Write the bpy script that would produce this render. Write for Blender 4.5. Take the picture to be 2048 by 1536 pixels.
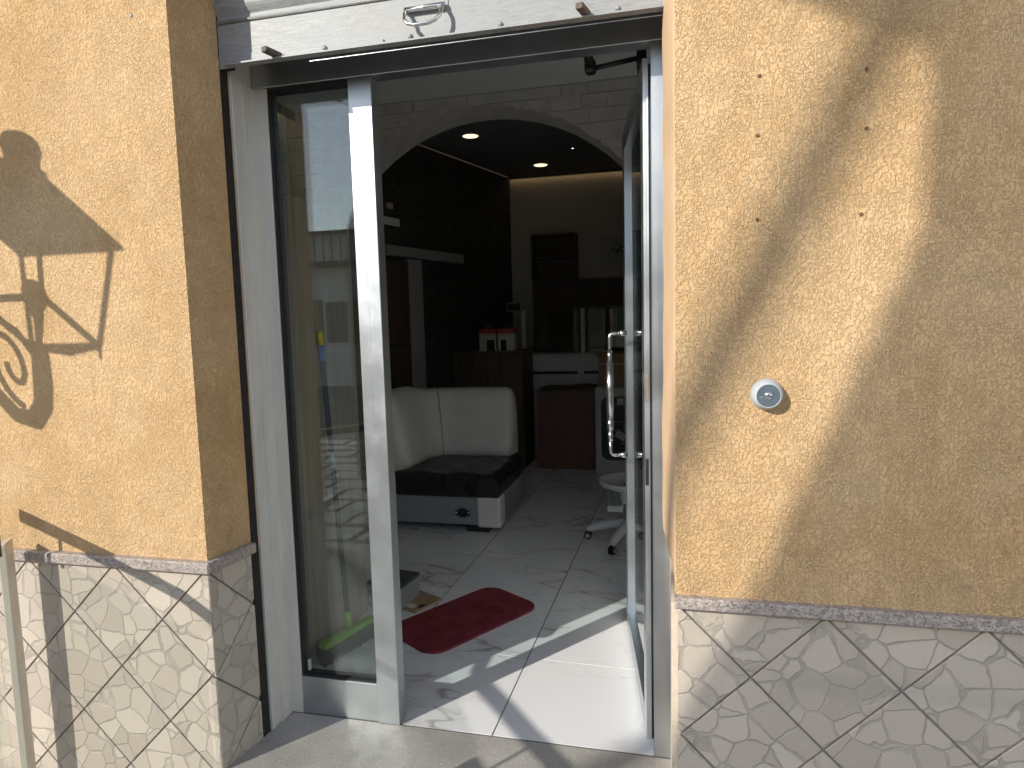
import bpy, bmesh, math, random
from mathutils import Vector, Matrix
R = math.radians
random.seed(7)
sc = bpy.context.scene
for o in list(bpy.data.objects): bpy.data.objects.remove(o)
COL = sc.collection

# ------------------------------------------------------------------ camera
YAW, PITCH, ROLL, FPX = 0.232724, 0.0964028, -0.0266655, 1297.868
fw = Vector((-math.sin(YAW)*math.cos(PITCH), math.cos(YAW)*math.cos(PITCH), -math.sin(PITCH)))
rt = Vector((math.cos(YAW), math.sin(YAW), 0)); up = rt.cross(fw)
rr = rt*math.cos(ROLL)+up*math.sin(ROLL); uu = -rt*math.sin(ROLL)+up*math.cos(ROLL)
cd = bpy.data.cameras.new('camera'); cam = bpy.data.objects.new('camera', cd); COL.objects.link(cam)
cd.sensor_width = 36; cd.lens = FPX/2048*36; cd.clip_end = 500; cd.clip_start = .02
M = Matrix.Identity(4)
for i in range(3): M[i][0], M[i][1], M[i][2] = rr[i], uu[i], -fw[i]
M.translation = Vector((-.0724257, -1.7369, 1.4946656))
cam.matrix_world = M
sc.camera = cam

# ------------------------------------------------------------------ light
SUN = Vector((.776, 1, -.62))            # direction the sunlight travels
EL = math.atan2(.62, math.hypot(.776, 1)); AZ = math.atan2(-.776, -1)
w = bpy.data.worlds.new('World'); sc.world = w; w.use_nodes = True
nt = w.node_tree; bgn = nt.nodes['Background']
sky = nt.nodes.new('ShaderNodeTexSky'); sky.sky_type = 'NISHITA'; sky.sun_disc = False
sky.sun_elevation = EL; sky.sun_rotation = AZ; sky.air_density = 1; sky.dust_density = .15; sky.ozone_density = 1.4
hsv = nt.nodes.new('ShaderNodeHueSaturation'); hsv.inputs['Saturation'].default_value = .58
nt.links.new(sky.outputs[0], hsv.inputs['Color']); nt.links.new(hsv.outputs[0], bgn.inputs[0]); bgn.inputs[1].default_value = .15
sl = bpy.data.lights.new('sun', 'SUN'); sl.energy = 3.1; sl.angle = R(.53); sl.color = (1, .94, .84)
so = bpy.data.objects.new('sun', sl); COL.objects.link(so)
so.rotation_euler = SUN.to_track_quat('-Z', 'Y').to_euler(); so.location = (-6, -8, 8)
vs = sc.view_settings; vs.view_transform = 'Standard'; vs.look = 'None'; vs.gamma = 1; vs.exposure = .68; vs.use_curve_mapping = False
cy = sc.cycles; cy.use_denoising = True; cy.max_bounces = 8; cy.diffuse_bounces = 5; cy.glossy_bounces = 4
cy.transparent_max_bounces = 16; cy.transmission_bounces = 6; cy.caustics_reflective = True; cy.caustics_refractive = False
cy.blur_glossy = .4; cy.sample_clamp_indirect = 6; cy.use_adaptive_sampling = True; cy.adaptive_threshold = .02

# ------------------------------------------------------------------ material helpers
MATS = {}
class NT:
    def __init__(s, name):
        s.m = bpy.data.materials.new(name); s.m.use_nodes = True; s.t = s.m.node_tree
        s.b = s.t.nodes['Principled BSDF']; s.out = s.t.nodes['Material Output']; MATS[name] = s.m
    def n(s, ty, **k):
        nd = s.t.nodes.new('ShaderNode'+ty)
        for a, v in k.items():
            if hasattr(nd, a): setattr(nd, a, v)
            else: nd.inputs[a.replace('_', ' ')].default_value = v
        return nd
    def l(s, a, b): s.t.links.new(a, b)
    def obj(s, scale=(1, 1, 1), rot=(0, 0, 0), rand=False):
        tc = s.n('TexCoord'); mp = s.n('Mapping'); mp.inputs['Scale'].default_value = scale; mp.inputs['Rotation'].default_value = rot
        src = tc.outputs['Object']
        if rand:
            oi = s.n('ObjectInfo'); mu = s.n('VectorMath', operation='MULTIPLY_ADD')
            cx = s.n('CombineXYZ'); s.l(oi.outputs['Random'], cx.inputs[0]); s.l(oi.outputs['Random'], cx.inputs[1]); s.l(oi.outputs['Random'], cx.inputs[2])
            s.l(cx.outputs[0], mu.inputs[0]); mu.inputs[1].default_value = (37.3, 51.7, 43.1); s.l(src, mu.inputs[2]); src = mu.outputs[0]
        s.l(src, mp.inputs[0]); return mp.outputs[0]
    def noise(s, v, scale, detail=3, rough=.5, dist=0):
        nd = s.n('TexNoise'); nd.inputs['Scale'].default_value = scale; nd.inputs['Detail'].default_value = detail
        nd.inputs['Roughness'].default_value = rough; nd.inputs['Distortion'].default_value = dist
        s.l(v, nd.inputs['Vector']); return nd.outputs['Fac']
    def math(s, op, a, b=None, c=None, clamp=False):
        nd = s.n('Math', operation=op); nd.use_clamp = clamp
        for i, x in enumerate((a, b, c)):
            if x is None: continue
            if isinstance(x, (int, float)): nd.inputs[i].default_value = x
            else: s.l(x, nd.inputs[i])
        return nd.outputs[0]
    def rng(s, v, a, b, c=0, d=1, smooth=False):
        nd = s.n('MapRange'); nd.interpolation_type = 'SMOOTHSTEP' if smooth else 'LINEAR'
        s.l(v, nd.inputs[0])
        for i, x in enumerate((a, b, c, d)): nd.inputs[i+1].default_value = x
        return nd.outputs[0]
    def mix(s, f, a, b):
        nd = s.n('Mix', data_type='RGBA')
        if isinstance(f, (int, float)): nd.inputs[0].default_value = f
        else: s.l(f, nd.inputs[0])
        for i, x in ((6, a), (7, b)):
            if isinstance(x, tuple): nd.inputs[i].default_value = (*x[:3], 1)
            else: s.l(x, nd.inputs[i])
        return nd.outputs[2]
    def bump(s, h, dist=.002, strength=1):
        nd = s.n('Bump'); nd.inputs['Distance'].default_value = dist; nd.inputs['Strength'].default_value = strength
        s.l(h, nd.inputs['Height']); s.l(nd.outputs[0], s.b.inputs['Normal'])
    def col(s, c):
        if isinstance(c, tuple): s.b.inputs['Base Color'].default_value = (*c[:3], 1)
        else: s.l(c, s.b.inputs['Base Color'])
    def rough(s, v):
        if isinstance(v, (int, float)): s.b.inputs['Roughness'].default_value = v
        else: s.l(v, s.b.inputs['Roughness'])
def sc_(c, f): return tuple(min(1, x*f) for x in c)
def pm(name, c, rough=.5, metal=0, var=.12, vs=18, bump=0, bs=120, stretch=(1, 1, 1), spec=.5, rv=.08, rand=False, coat=0):
    t = NT(name); v = t.obj(stretch, rand=rand)
    n1 = t.noise(v, vs, 4, .6)
    t.col(t.mix(t.rng(n1, .3, .7), sc_(c, 1-var), sc_(c, 1+var)))
    n2 = t.noise(v, vs*2.3, 3)
    t.rough(t.rng(n2, .3, .7, max(.02, rough-rv), min(1, rough+rv)))
    t.b.inputs['Metallic'].default_value = metal; t.b.inputs['Specular IOR Level'].default_value = spec
    t.b.inputs['Coat Weight'].default_value = coat
    if bump: t.bump(t.noise(v, bs, 4, .6), bump)
    return t.m
def emit(name, c, s):
    t = NT(name); t.col((.8, .8, .8)); t.b.inputs['Emission Color'].default_value = (*c, 1); t.b.inputs['Emission Strength'].default_value = s
    return t.m
def glass(name, tint, ior=1.52):
    t = NT(name); tr = t.n('BsdfTransparent'); tr.inputs[0].default_value = (*tint, 1)
    gl = t.n('BsdfGlossy'); gl.inputs['Roughness'].default_value = .0; gl.inputs['Color'].default_value = (1, 1, 1, 1)
    lw_ = t.n('LayerWeight'); lw_.inputs[0].default_value = .5; f0 = ((ior-1)/(ior+1))**2
    fr = t.math('MULTIPLY_ADD', t.math('POWER', lw_.outputs['Facing'], 5), 1-f0, f0)
    mx = t.n('MixShader'); t.l(fr, mx.inputs[0]); t.l(tr.outputs[0], mx.inputs[1]); t.l(gl.outputs[0], mx.inputs[2])
    t.l(mx.outputs[0], t.out.inputs[0]); return t.m

def stucco():
    t = NT('stucco'); v = t.obj((1, 1, .72))
    n1 = t.noise(v, 98, 5, .58, .35); n2 = t.noise(v, 170, 5, .6, .25)
    g1 = t.rng(n1, .45, .55, 0, 1, True); g2 = t.rng(n2, .44, .57, 0, 1, True)
    msk = t.rng(t.noise(v, 14, 2), .42, .58, .15, .85, True)
    h = t.math('ADD', t.math('MULTIPLY', g1, msk), t.math('MULTIPLY', g2, t.math('SUBTRACT', 1.05, msk)))
    h = t.math('ADD', h, t.math('MULTIPLY', t.noise(v, 240, 3, .65), .35))
    h = t.math('ADD', h, t.math('MULTIPLY', t.noise(v, 5, 2), 2.0))
    t.bump(h, .0027, 1)
    big = t.noise(t.obj(), 1.7, 5, .6); sm = t.noise(t.obj(), 40, 3)
    c = t.mix(t.rng(big, .32, .68, 0, 1, True), (.60, .380, .185), (.71, .485, .270))
    st = t.rng(t.noise(t.obj((1, 1, .22)), 6, 5, .65), .54, .74, 0, .55, True)
    c = t.mix(st, c, (.56, .325, .125))
    fade = t.rng(t.noise(t.obj((1, 1, .8)), 3.1, 4, .6), .56, .74, 0, .5, True)
    c = t.mix(fade, c, (.72, .53, .33))
    sx = t.n('SeparateXYZ'); tc = t.n('TexCoord'); t.l(tc.outputs['Object'], sx.inputs[0])
    low = t.math('MULTIPLY', t.rng(sx.outputs[2], 1.05, .74, 0, 1, True), t.rng(t.noise(t.obj((1, 1, .5)), 9, 5, .7), .42, .66, 0, .6, True))
    c = t.mix(low, c, (.47, .33, .19))
    drip = t.math('MULTIPLY', t.rng(t.noise(t.obj((1, 1, .05)), 16, 3, .6), .60, .74, 0, .45, True), t.rng(big, .4, .6, 0, 1))
    c = t.mix(drip, c, (.50, .32, .16))
    t.col(t.mix(t.rng(sm, .35, .7, 0, .35), c, (.70, .50, .27)))
    t.rough(.88); t.b.inputs['Specular IOR Level'].default_value = .2
def plaster():
    t = NT('smooth_plaster'); v = t.obj()
    t.col(t.mix(t.rng(t.noise(v, 6, 4), .3, .7), (.62, .42, .25), (.70, .49, .31)))
    t.bump(t.noise(v, 30, 4, .6), .002); t.rough(.75)
def tile_mat():
    t = NT('printed_tile'); v = t.obj((1, 1, 1), rand=True)
    # wobble
    nz = t.n('TexNoise'); nz.inputs['Scale'].default_value = 22; nz.inputs['Detail'].default_value = 4; t.l(v, nz.inputs['Vector'])
    ma = t.n('VectorMath', operation='MULTIPLY_ADD'); t.l(nz.outputs['Color'], ma.inputs[0]); ma.inputs[1].default_value = (.022, .022, .022); t.l(v, ma.inputs[2])
    def vor(scale, f='DISTANCE_TO_EDGE'):
        vo = t.n('TexVoronoi', feature=f); vo.inputs['Scale'].default_value = scale; t.l(ma.outputs[0], vo.inputs['Vector']); return vo
    e = vor(12.5).outputs['Distance']; cell = vor(12.5, 'F1').outputs['Color']
    joint = t.rng(t.math('SUBTRACT', e, t.rng(t.noise(v, 9, 2), .45, .65, 0, .05)), .012, .035, 0, 1, True)
    thin = t.rng(e, .0, .012, 0, 1, True)
    cell_v = t.n('SeparateColor'); t.l(cell, cell_v.inputs[0])
    st = t.mix(t.rng(cell_v.outputs[0], 0, 1), (.42, .362, .300), (.545, .478, .400))
    mot = t.rng(t.noise(v, 30, 6, .75), .48, .75, 0, .7, True)
    st = t.mix(mot, st, (.46, .43, .38))
    st = t.mix(t.rng(t.noise(v, 160, 3), .62, .78, 0, .5), st, (.36, .33, .30))
    jc = t.mix(t.rng(t.noise(v, 14, 3), .4, .6), (.37, .325, .275), (.45, .40, .335))
    c = t.mix(joint, jc, st); c = t.mix(thin, (.33, .30, .265), c)
    t.col(c); t.rough(t.rng(t.noise(v, 60, 3), .3, .7, .36, .55))
    h = t.math('ADD', joint, t.math('MULTIPLY', t.noise(v, 55, 4, .6), .35)); t.bump(h, .0016)
def granite():
    t = NT('pink_granite'); v = t.obj()
    def vo(s):
        nd = t.n('TexVoronoi'); nd.inputs['Scale'].default_value = s; t.l(v, nd.inputs['Vector']); q = t.n('SeparateColor'); t.l(nd.outputs['Color'], q.inputs[0]); return q.outputs[0]
    a = vo(170); b = vo(300)
    c = t.mix(t.rng(a, .2, .9), (.31, .265, .235), (.47, .41, .37))
    c = t.mix(t.rng(b, .80, .86), c, (.17, .15, .145))
    c = t.mix(t.rng(t.noise(v, 60, 3), .6, .66), c, (.22, .19, .18))
    t.col(c); t.rough(.4); t.bump(t.noise(v, 250, 2), .0006)
def marble():
    t = NT('marble_tile'); v = t.obj((1, 1, 1), rand=True)
    wv = t.n('TexNoise'); wv.inputs['Scale'].default_value = 1.3; wv.inputs['Detail'].default_value = 4; t.l(v, wv.inputs['Vector'])
    ma = t.n('VectorMath', operation='MULTIPLY_ADD'); t.l(wv.outputs['Color'], ma.inputs[0]); ma.inputs[1].default_value = (.45, .4, .3); t.l(v, ma.inputs[2])
    ro = t.n('Mapping'); ro.inputs['Rotation'].default_value = (0, 0, .5); ro.inputs['Scale'].default_value = (.45, 1.5, 1); t.l(ma.outputs[0], ro.inputs[0])
    def vein(scale, wd, th):
        n = t.noise(ro.outputs[0], scale, 4.5, .5, .15)
        a = t.math('ABSOLUTE', t.math('SUBTRACT', n, .5))
        return t.math('SUBTRACT', 1, t.rng(a, 0, wd, 0, 1, True))
    m1 = t.rng(t.noise(v, 2.2, 2), .40, .56, 0, 1, True)
    v1 = t.math('MULTIPLY', vein(1.25, .0075, 0), m1); v2 = t.math('MULTIPLY', vein(1.25, .045, 0), t.math('MULTIPLY', m1, .35))
    v3 = t.math('MULTIPLY', vein(4.2, .010, 0), t.math('MULTIPLY', m1, .5))
    c = t.mix(v2, (.78, .78, .785), (.57, .55, .54)); c = t.mix(v1, c, (.42, .38, .37)); c = t.mix(v3, c, (.45, .42, .41))
    t.col(c); t.rough(t.rng(t.noise(v, 9, 4, .7), .35, .75, .10, .24)); t.b.inputs['Specular IOR Level'].default_value = .5
def wood(name, a, b, rough=.5, axis=2, sc=1):
    t = NT(name); st = [14, 14, 14]; st[axis] = .9; v = t.obj(tuple(x*sc for x in st))
    n = t.noise(v, 1.6, 6, .65, .6); n2 = t.noise(v, 6, 4, .7)
    c = t.mix(t.rng(n, .32, .68), a, b); c = t.mix(t.rng(n2, .55, .75, 0, .5), c, sc_(a, .7))
    t.col(c); t.rough(rough); t.bump(n2, .0006)
def slabstone():
    t = NT('grey_stone'); v = t.obj()
    c = t.mix(t.rng(t.noise(v, 5, 5, .6), .3, .7), (.30, .285, .265), (.42, .40, .37))
    c = t.mix(t.rng(t.noise(v, 170, 3), .60, .66, 0, .8), c, (.17, .16, .15)); c = t.mix(t.rng(t.noise(v, 120, 3), .61, .68, 0, .7), c, (.66, .63, .58))
    c = t.mix(t.rng(t.noise(t.obj((.6, 2, 1)), 9, 4), .55, .72, 0, .5), c, (.46, .40, .34))
    t.col(c); t.rough(t.rng(t.noise(v, 12, 4), .3, .7, .35, .6)); t.bump(t.noise(v, 220, 3), .0009)
def alu(name, c, rough, axis=2):
    t = NT(name); st = [60, 60, 60]; st[axis] = .8; v = t.obj(tuple(st))
    n = t.noise(v, 2, 3, .5); d = t.noise(t.obj(), 6, 5, .6)
    t.col(t.mix(t.rng(d, .35, .7), sc_(c, .95), sc_(c, 1.04)))
    t.rough(t.math('ADD', t.rng(n, .3, .7, rough-.02, rough+.02), t.rng(d, .4, .7, -.02, .07)))
    t.b.inputs['Metallic'].default_value = 1.0; t.bump(n, .00006, .4)
def galv():
    t = NT('galvanised_steel'); v = t.obj()
    a = t.noise(t.obj((1, 1, 6)), 24, 5, .7); b = t.noise(v, 3, 4)
    c = t.mix(t.rng(a, .3, .75), (.23, .24, .245), (.38, .39, .39)); c = t.mix(t.rng(b, .58, .72, 0, .4), c, (.30, .28, .26))
    t.col(c); t.rough(t.rng(a, .3, .7, .45, .65)); t.b.inputs['Metallic'].default_value = .12; t.bump(a, .0006)
stucco(); plaster(); tile_mat(); granite(); marble(); slabstone(); galv()
wood('oak_laminate', (.235, .19, .16), (.34, .285, .245)); wood('dark_walnut', (.07, .045, .03), (.12, .08, .05)); wood('raw_pole', (.2, .14, .09), (.3, .22, .15))
alu('brushed_aluminium', (.56, .60, .63), .36); alu('bright_aluminium', (.66, .70, .72), .32); alu('satin_steel', (.80, .80, .79), .2)
pm('painted_aluminium', (.62, .60, .555), .42, .1, .09, 5, .0004, 30, stretch=(3, 3, .6))
pm('grout', (.29, .27, .245), .9, 0, .15, 30, .001, 200)
pm('dark_joint', (.13, .125, .12), .9); pm('pale_grout', (.62, .53, .42), .9, 0, .12, 30, .001, 200)
pm('black_rubber', (.012, .013, .013), .6); pm('foam_gap', (.025, .02, .018), .95, 0, .4, 60, .004, 150)
pm('white_stone', (.66, .63, .58), .85, 0, .12, 9, .006, 40, rand=True)
pm('dark_stone', (.055, .052, .05), .85, 0, .45, 9, .012, 26, stretch=(1, 1, 3))
pm('ceiling_grey', (.72, .73, .74), .8, 0, .04, 2); pm('ceiling_shaded', (.17, .17, .18), .8, 0, .05, 2)  # back ceiling and cornices: the low light there is put into the paint
pm('interior_white', (.80, .785, .75), .8, 0, .05, 2, .0005, 90); pm('back_wall_paint', (.50, .48, .40), .8, 0, .05, 2, .0005, 90)
pm('cream_leather', (.62, .60, .55), .5, 0, .06, 5, .0012, 160); pm('black_leather', (.018, .018, .019), .32, 0, .2, 4, .0006, 120)
pm('grey_fabric', (.23, .24, .245), .95, 0, .25, 300, .001, 500); pm('dark_fabric', (.055, .06, .065), .95, 0, .4, 400, .002, 400)
pm('red_carpet', (.22, .042, .052), .98, 0, .32, 9, .003, 600, spec=.1)
pm('black_plastic', (.012, .012, .013), .4); pm('white_plastic', (.66, .66, .64), .38, 0, .04); pm('grey_plastic', (.34, .36, .37), .42, 0, .05)
pm('switch_grey', (.46, .50, .53), .45, 0, .08, 30); pm('switch_face', (.13, .165, .19), .35, .3, .15, 60)
pm('green_plastic', (.17, .38, .03), .4, 0, .08); pm('bristle', (.035, .045, .05), .9, 0, .5, 300, .004, 500)
pm('blue_plastic', (.02, .10, .38), .4); pm('yellow_plastic', (.70, .46, .03), .4); pm('pole_dark', (.03, .04, .045), .4)
pm('cardboard', (.33, .22, .13), .85, 0, .1, 12); pm('red_brown_board', (.14, .065, .038), .6, 0, .15, 6)
pm('white_carton', (.55, .54, .50), .8, 0, .06, 6); pm('red_print', (.40, .03, .03), .6); pm('pale_print', (.35, .36, .36), .6)
pm('iron_black', (.03, .03, .032), .55, .5, .2); pm('rust_iron', (.15, .125, .11), .75, .4, .4, 60, .001, 200)
pm('house_plaster', (.55, .50, .42), .9, 0, .12, 1.5, .003, 30); pm('house_white', (.72, .71, .68), .9, 0, .08, 1.5, .003, 30)
pm('roof_tile', (.36, .16, .09), .85, 0, .3, 4, .02, 20); pm('shutter_green', (.05, .10, .06), .5); pm('dark_glass', (.02, .025, .03), .1)
pm('basalt', (.48, .455, .43), .8, 0, .18, 8, .014, 34, rand=True); pm('asphalt', (.12, .115, .11), .9, 0, .2, 8, .004, 90)
pm('landing_stone', (.38, .36, .33), .8, 0, .15, 5, .002, 120)
pm('cream_paint', (.60, .55, .45), .45, .1, .06, 9); pm('gold_trinket', (.42, .27, .06), .35, .8); pm('picture_paper', (.42, .41, .36), .7)
pm('brown_rail', (.13, .075, .04), .5); pm('brown_soil', (.16, .09, .04), .9)
emit('lamp_disc', (1, .80, .47), 1.15); emit('led_strip', (1, .66, .36), 1.6); emit('led_dot', (.9, .95, 1), 6)
glass('clear_glass', (.92, .958, .955), 1.48); glass('balustrade_glass', (.905, .92, .908)); glass('case_glass', (.92, .95, .94)); glass('lantern_glass', (.94, .96, .95))

# ------------------------------------------------------------------ geometry helpers
class B:
    """collects shapes, built as ONE mesh object"""
    def __init__(s): s.bm = bmesh.new()
    def _merge(s, t, M=None):
        if M is not None: bmesh.ops.transform(t, matrix=M, verts=t.verts)
        me = bpy.data.meshes.new('tmp'); t.to_mesh(me); t.free(); s.bm.from_mesh(me); bpy.data.meshes.remove(me); return s
    def box(s, x0, x1, y0, y1, z0, z1, bev=0, M=None, seg=1):
        t = bmesh.new(); bmesh.ops.create_cube(t, size=1)
        for v in t.verts: v.co = Vector(((x0+x1)/2+v.co.x*(x1-x0), (y0+y1)/2+v.co.y*(y1-y0), (z0+z1)/2+v.co.z*(z1-z0)))
        if bev: bmesh.ops.bevel(t, geom=t.edges[:], offset=bev, segments=seg, affect='EDGES', profile=.5)
        return s._merge(t, M)
    def prism(s, poly, lo, hi, axis='z', M=None, top=None, bev=0):
        """poly in the plane across axis; axis z:(x,y) y:(x,z) x:(y,z)"""
        t = bmesh.new()
        def P(a, b, c): return {'z': (a, b, c), 'y': (a, c, b), 'x': (c, a, b)}[axis]
        A = [t.verts.new(P(a, b, lo)) for a, b in poly]; Bv = [t.verts.new(P(a, b, hi)) for a, b in (top or poly)]
        n = len(poly); t.faces.new(A); t.faces.new(Bv[::-1])
        for i in range(n): t.faces.new((A[i], Bv[i], Bv[(i+1) % n], A[(i+1) % n]))
        bmesh.ops.recalc_face_normals(t, faces=t.faces)
        if bev: bmesh.ops.bevel(t, geom=t.edges[:], offset=bev, segments=1, affect='EDGES')
        return s._merge(t, M)
    def tube(s, pts, r, seg=10, close=False):
        pts = [Vector(p) for p in pts]; n = len(pts); t = bmesh.new(); rings = []
        ref = None
        for i, p in enumerate(pts):
            d = (pts[min(i+1, n-1)]-pts[max(i-1, 0)]).normalized()
            if ref is None: ref = d.orthogonal().normalized()
            ref = (ref-d*ref.dot(d)).normalized(); b = d.cross(ref)
            ri = r[i] if isinstance(r, (list, tuple)) else r
            rings.append([t.verts.new(p+(ref*math.cos(2*math.pi*k/seg)+b*math.sin(2*math.pi*k/seg))*ri) for k in range(seg)])
        for a, b in zip(rings, rings[1:]):
            for k in range(seg): t.faces.new((a[k], a[(k+1) % seg], b[(k+1) % seg], b[k]))
        t.faces.new(rings[0][::-1]); t.faces.new(rings[-1])
        for f in t.faces: f.smooth = len(f.verts) == 4
        return s._merge(t)
    def lathe(s, prof, M=None, seg=32, smooth=True):
        t = bmesh.new(); rings = []
        for r, z in prof:
            rings.append([t.verts.new((max(r, 1e-5)*math.cos(2*math.pi*k/seg), max(r, 1e-5)*math.sin(2*math.pi*k/seg), z)) for k in range(seg)])
        for a, b in zip(rings, rings[1:]):
            for k in range(seg):
                f = t.faces.new((a[k], a[(k+1) % seg], b[(k+1) % seg], b[k])); f.smooth = smooth
        t.faces.new(rings[0][::-1]); t.faces.new(rings[-1])
        bmesh.ops.recalc_face_normals(t, faces=t.faces)
        return s._merge(t, M)
    def mesh(s, verts, faces, smooth=False):
        t = bmesh.new(); vv = [t.verts.new(v) for v in verts]
        for f in faces:
            try: fc = t.faces.new([vv[i] for i in f]); fc.smooth = smooth
            except ValueError: pass
        bmesh.ops.recalc_face_normals(t, faces=t.faces)
        return s._merge(t)
    def grid(s, fn, nu, nv, smooth=True):
        V = [fn(i/(nu-1), j/(nv-1)) for j in range(nv) for i in range(nu)]
        F = [(j*nu+i, j*nu+i+1, (j+1)*nu+i+1, (j+1)*nu+i) for j in range(nv-1) for i in range(nu-1)]
        t = bmesh.new(); vv = [t.verts.new(v) for v in V]
        for f in F: fc = t.faces.new([vv[i] for i in f]); fc.smooth = smooth
        return s._merge(t)
    def data(s, name):
        me = bpy.data.meshes.new(name); s.bm.to_mesh(me); s.bm.free(); return me
    def out(s, name, mat, parent=None, subsurf=0):
        me = s.data(name); me.materials.append(MATS[mat])
        o = bpy.data.objects.new(name, me); COL.objects.link(o)
        if parent: attach(o, parent)
        if subsurf:
            md = o.modifiers.new('s', 'SUBSURF'); md.levels = md.render_levels = subsurf
        return o
def worldmat(o):
    m = Matrix.Translation(o.location) @ o.rotation_euler.to_matrix().to_4x4()
    if o.parent: m = worldmat(o.parent) @ o.matrix_parent_inverse @ m
    return m
def attach(o, p):
    o.parent = p; o.matrix_parent_inverse = worldmat(p).inverted()
def tag(o, label, cat, group=None):
    o['label'] = label; o['category'] = cat
    if group: o['group'] = group
    return o
def thing(name, label, cat, loc, group=None):
    o = bpy.data.objects.new(name, None); COL.objects.link(o); o.location = loc; o.empty_display_size = .1
    return tag(o, label, cat, group)
def struct(o, label=None):
    o['kind'] = 'structure'
    if label: o['label'] = label
    return o
def inst(name, me, parent, mat=None, loc=(0, 0, 0), rz=0):
    o = bpy.data.objects.new(name, me); COL.objects.link(o); o.location = loc; o.rotation_euler = (0, 0, rz)
    if parent: attach(o, parent)
    return o
def clip(poly, a, b, c):          # keep a*x+b*y<=c
    out = []
    for i in range(len(poly)):
        p, q = poly[i], poly[(i+1) % len(poly)]; dp = a*p[0]+b*p[1]-c; dq = a*q[0]+b*q[1]-c
        if dp <= 0: out.append(p)
        if dp*dq < 0: k = dp/(dp-dq); out.append((p[0]+(q[0]-p[0])*k, p[1]+(q[1]-p[1])*k))
    return out
def area(p): return abs(sum(p[i][0]*p[(i+1) % len(p)][1]-p[(i+1) % len(p)][0]*p[i][1] for i in range(len(p))))/2
def shrink(p, d):
    cx = sum(x for x, _ in p)/len(p); cz = sum(z for _, z in p)/len(p)
    return [(x+(cx-x)*d/max(.02, math.hypot(x-cx, z-cz)), z+(cz-z)*d/max(.02, math.hypot(x-cx, z-cz))) for x, z in p]

# ================================================================== SETTING
# ---- ground outside
o = B().box(-40, 30, -45, -.02, -.60, -.345).out('street', 'asphalt'); struct(o, 'paved old-town street in front of the shop')
street = o
variants = []
for k in range(6):
    b = B(); b.box(-.262, .262, -.187, .187, -.1, 0, .022); 
    for v in b.bm.verts:
        if v.co.z > -.05: v.co += Vector((random.uniform(-.012, .012), random.uniform(-.012, .012), random.uniform(-.008, .006)))
    me = b.data('paving_stone'); me.materials.append(MATS['basalt']); variants.append(me)
for j in range(12):
    for i in range(16):
        inst('paving_stone', variants[random.randrange(6)], street, loc=(-7.0+i*.55+(j % 2)*.27, -1.95-j*.40, -.275+random.uniform(-.006, .006)), rz=random.uniform(-.02, .02)+(math.pi if random.random() < .5 else 0))
landing = B().box(-3.4, 2.4, -1.72, -.004, -.6, -.17, .01).out('pavement', 'landing_stone'); struct(landing, 'raised stone landing before the shop door')
thr = B().box(-1.535, -.036, .004, .400, -.3, 0, .006).out('threshold', 'slab' if 'slab' in MATS else 'grey_stone'); struct(thr, 'grey speckled stone door threshold')

# ---- shop building: stucco walls, ledges, tiled wainscot
bld = thing('shop_building', 'ochre stucco shop front with diamond-tiled base around the open door', 'building', (-.8, .2, -.17))
LF = [(-4.6, .04), (-1.537, .04), (-1.509, .231), (-1.509, .45), (-4.6, .45)]
lw = B().prism(LF, .705, 3.7).out('wall', 'stucco', bld); lw['label'] = 'sunlit ochre stucco wall left of the door'
b = B().box(-.046, 2.6, 0, .45, .72, 3.7); rw = b.out('wall', 'stucco', bld); rw['label'] = 'ochre stucco wall right of the door'
B().box(-1.62, .05, 0.002, .225, 2.74, 3.69).out('lintel', 'stucco', bld)
B().box(-1.62, .05, .36, .449, 2.5, 3.69).out('lintel', 'interior_white', bld)
# smooth plaster reveal on the right, swelling over the frame, tapering at the ledge
def rev(u, v):
    z = .748+v*(2.9-.748)
    tap = min(1, max(0, (z-.75)/.10)); tap = tap*tap*(3-2*tap)
    bul = .006*math.exp(-((z-1.05)/.28)**2)
    xf = -.0475-.006*tap*u; xi = -.050-.026*tap-bul*tap
    if u < .25:   # rounded nose on the facade side
        a = u/.25*math.pi/2
        return (xf+.022-.022*math.sin(a)+.0005*math.sin(z*37), .0025-.004*math.sin(min(1, u/.12)*math.pi/2)+.0185*(1-math.cos(a)), z)
    k = (u-.25)/.75
    return (xf+(xi-xf)*k**.8+.0012*math.sin(z*23+u*9)*k, .017+.25*k, z)
B().grid(rev, 18, 90).out('plaster_reveal', 'smooth_plaster', bld)
B().box(-.0495, -.03, .2, .43, .70, 2.9).out('reveal_backing', 'smooth_plaster', bld)
# granite ledges
def ledge(name, poly, z0, z1):
    B().prism(poly, z0, z1, bev=.004).out(name, 'pink_granite', bld)
ledge('granite_ledge', [(-4.6, .012), (-1.513, .012), (-1.484, .229), (-1.52, .229), (-1.545, .06), (-4.6, .06)], .702, .739)
ledge('granite_ledge', [(-.050, -.026), (2.6, -.026), (2.6, .02), (-.050, .02)], .720, .752)
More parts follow.
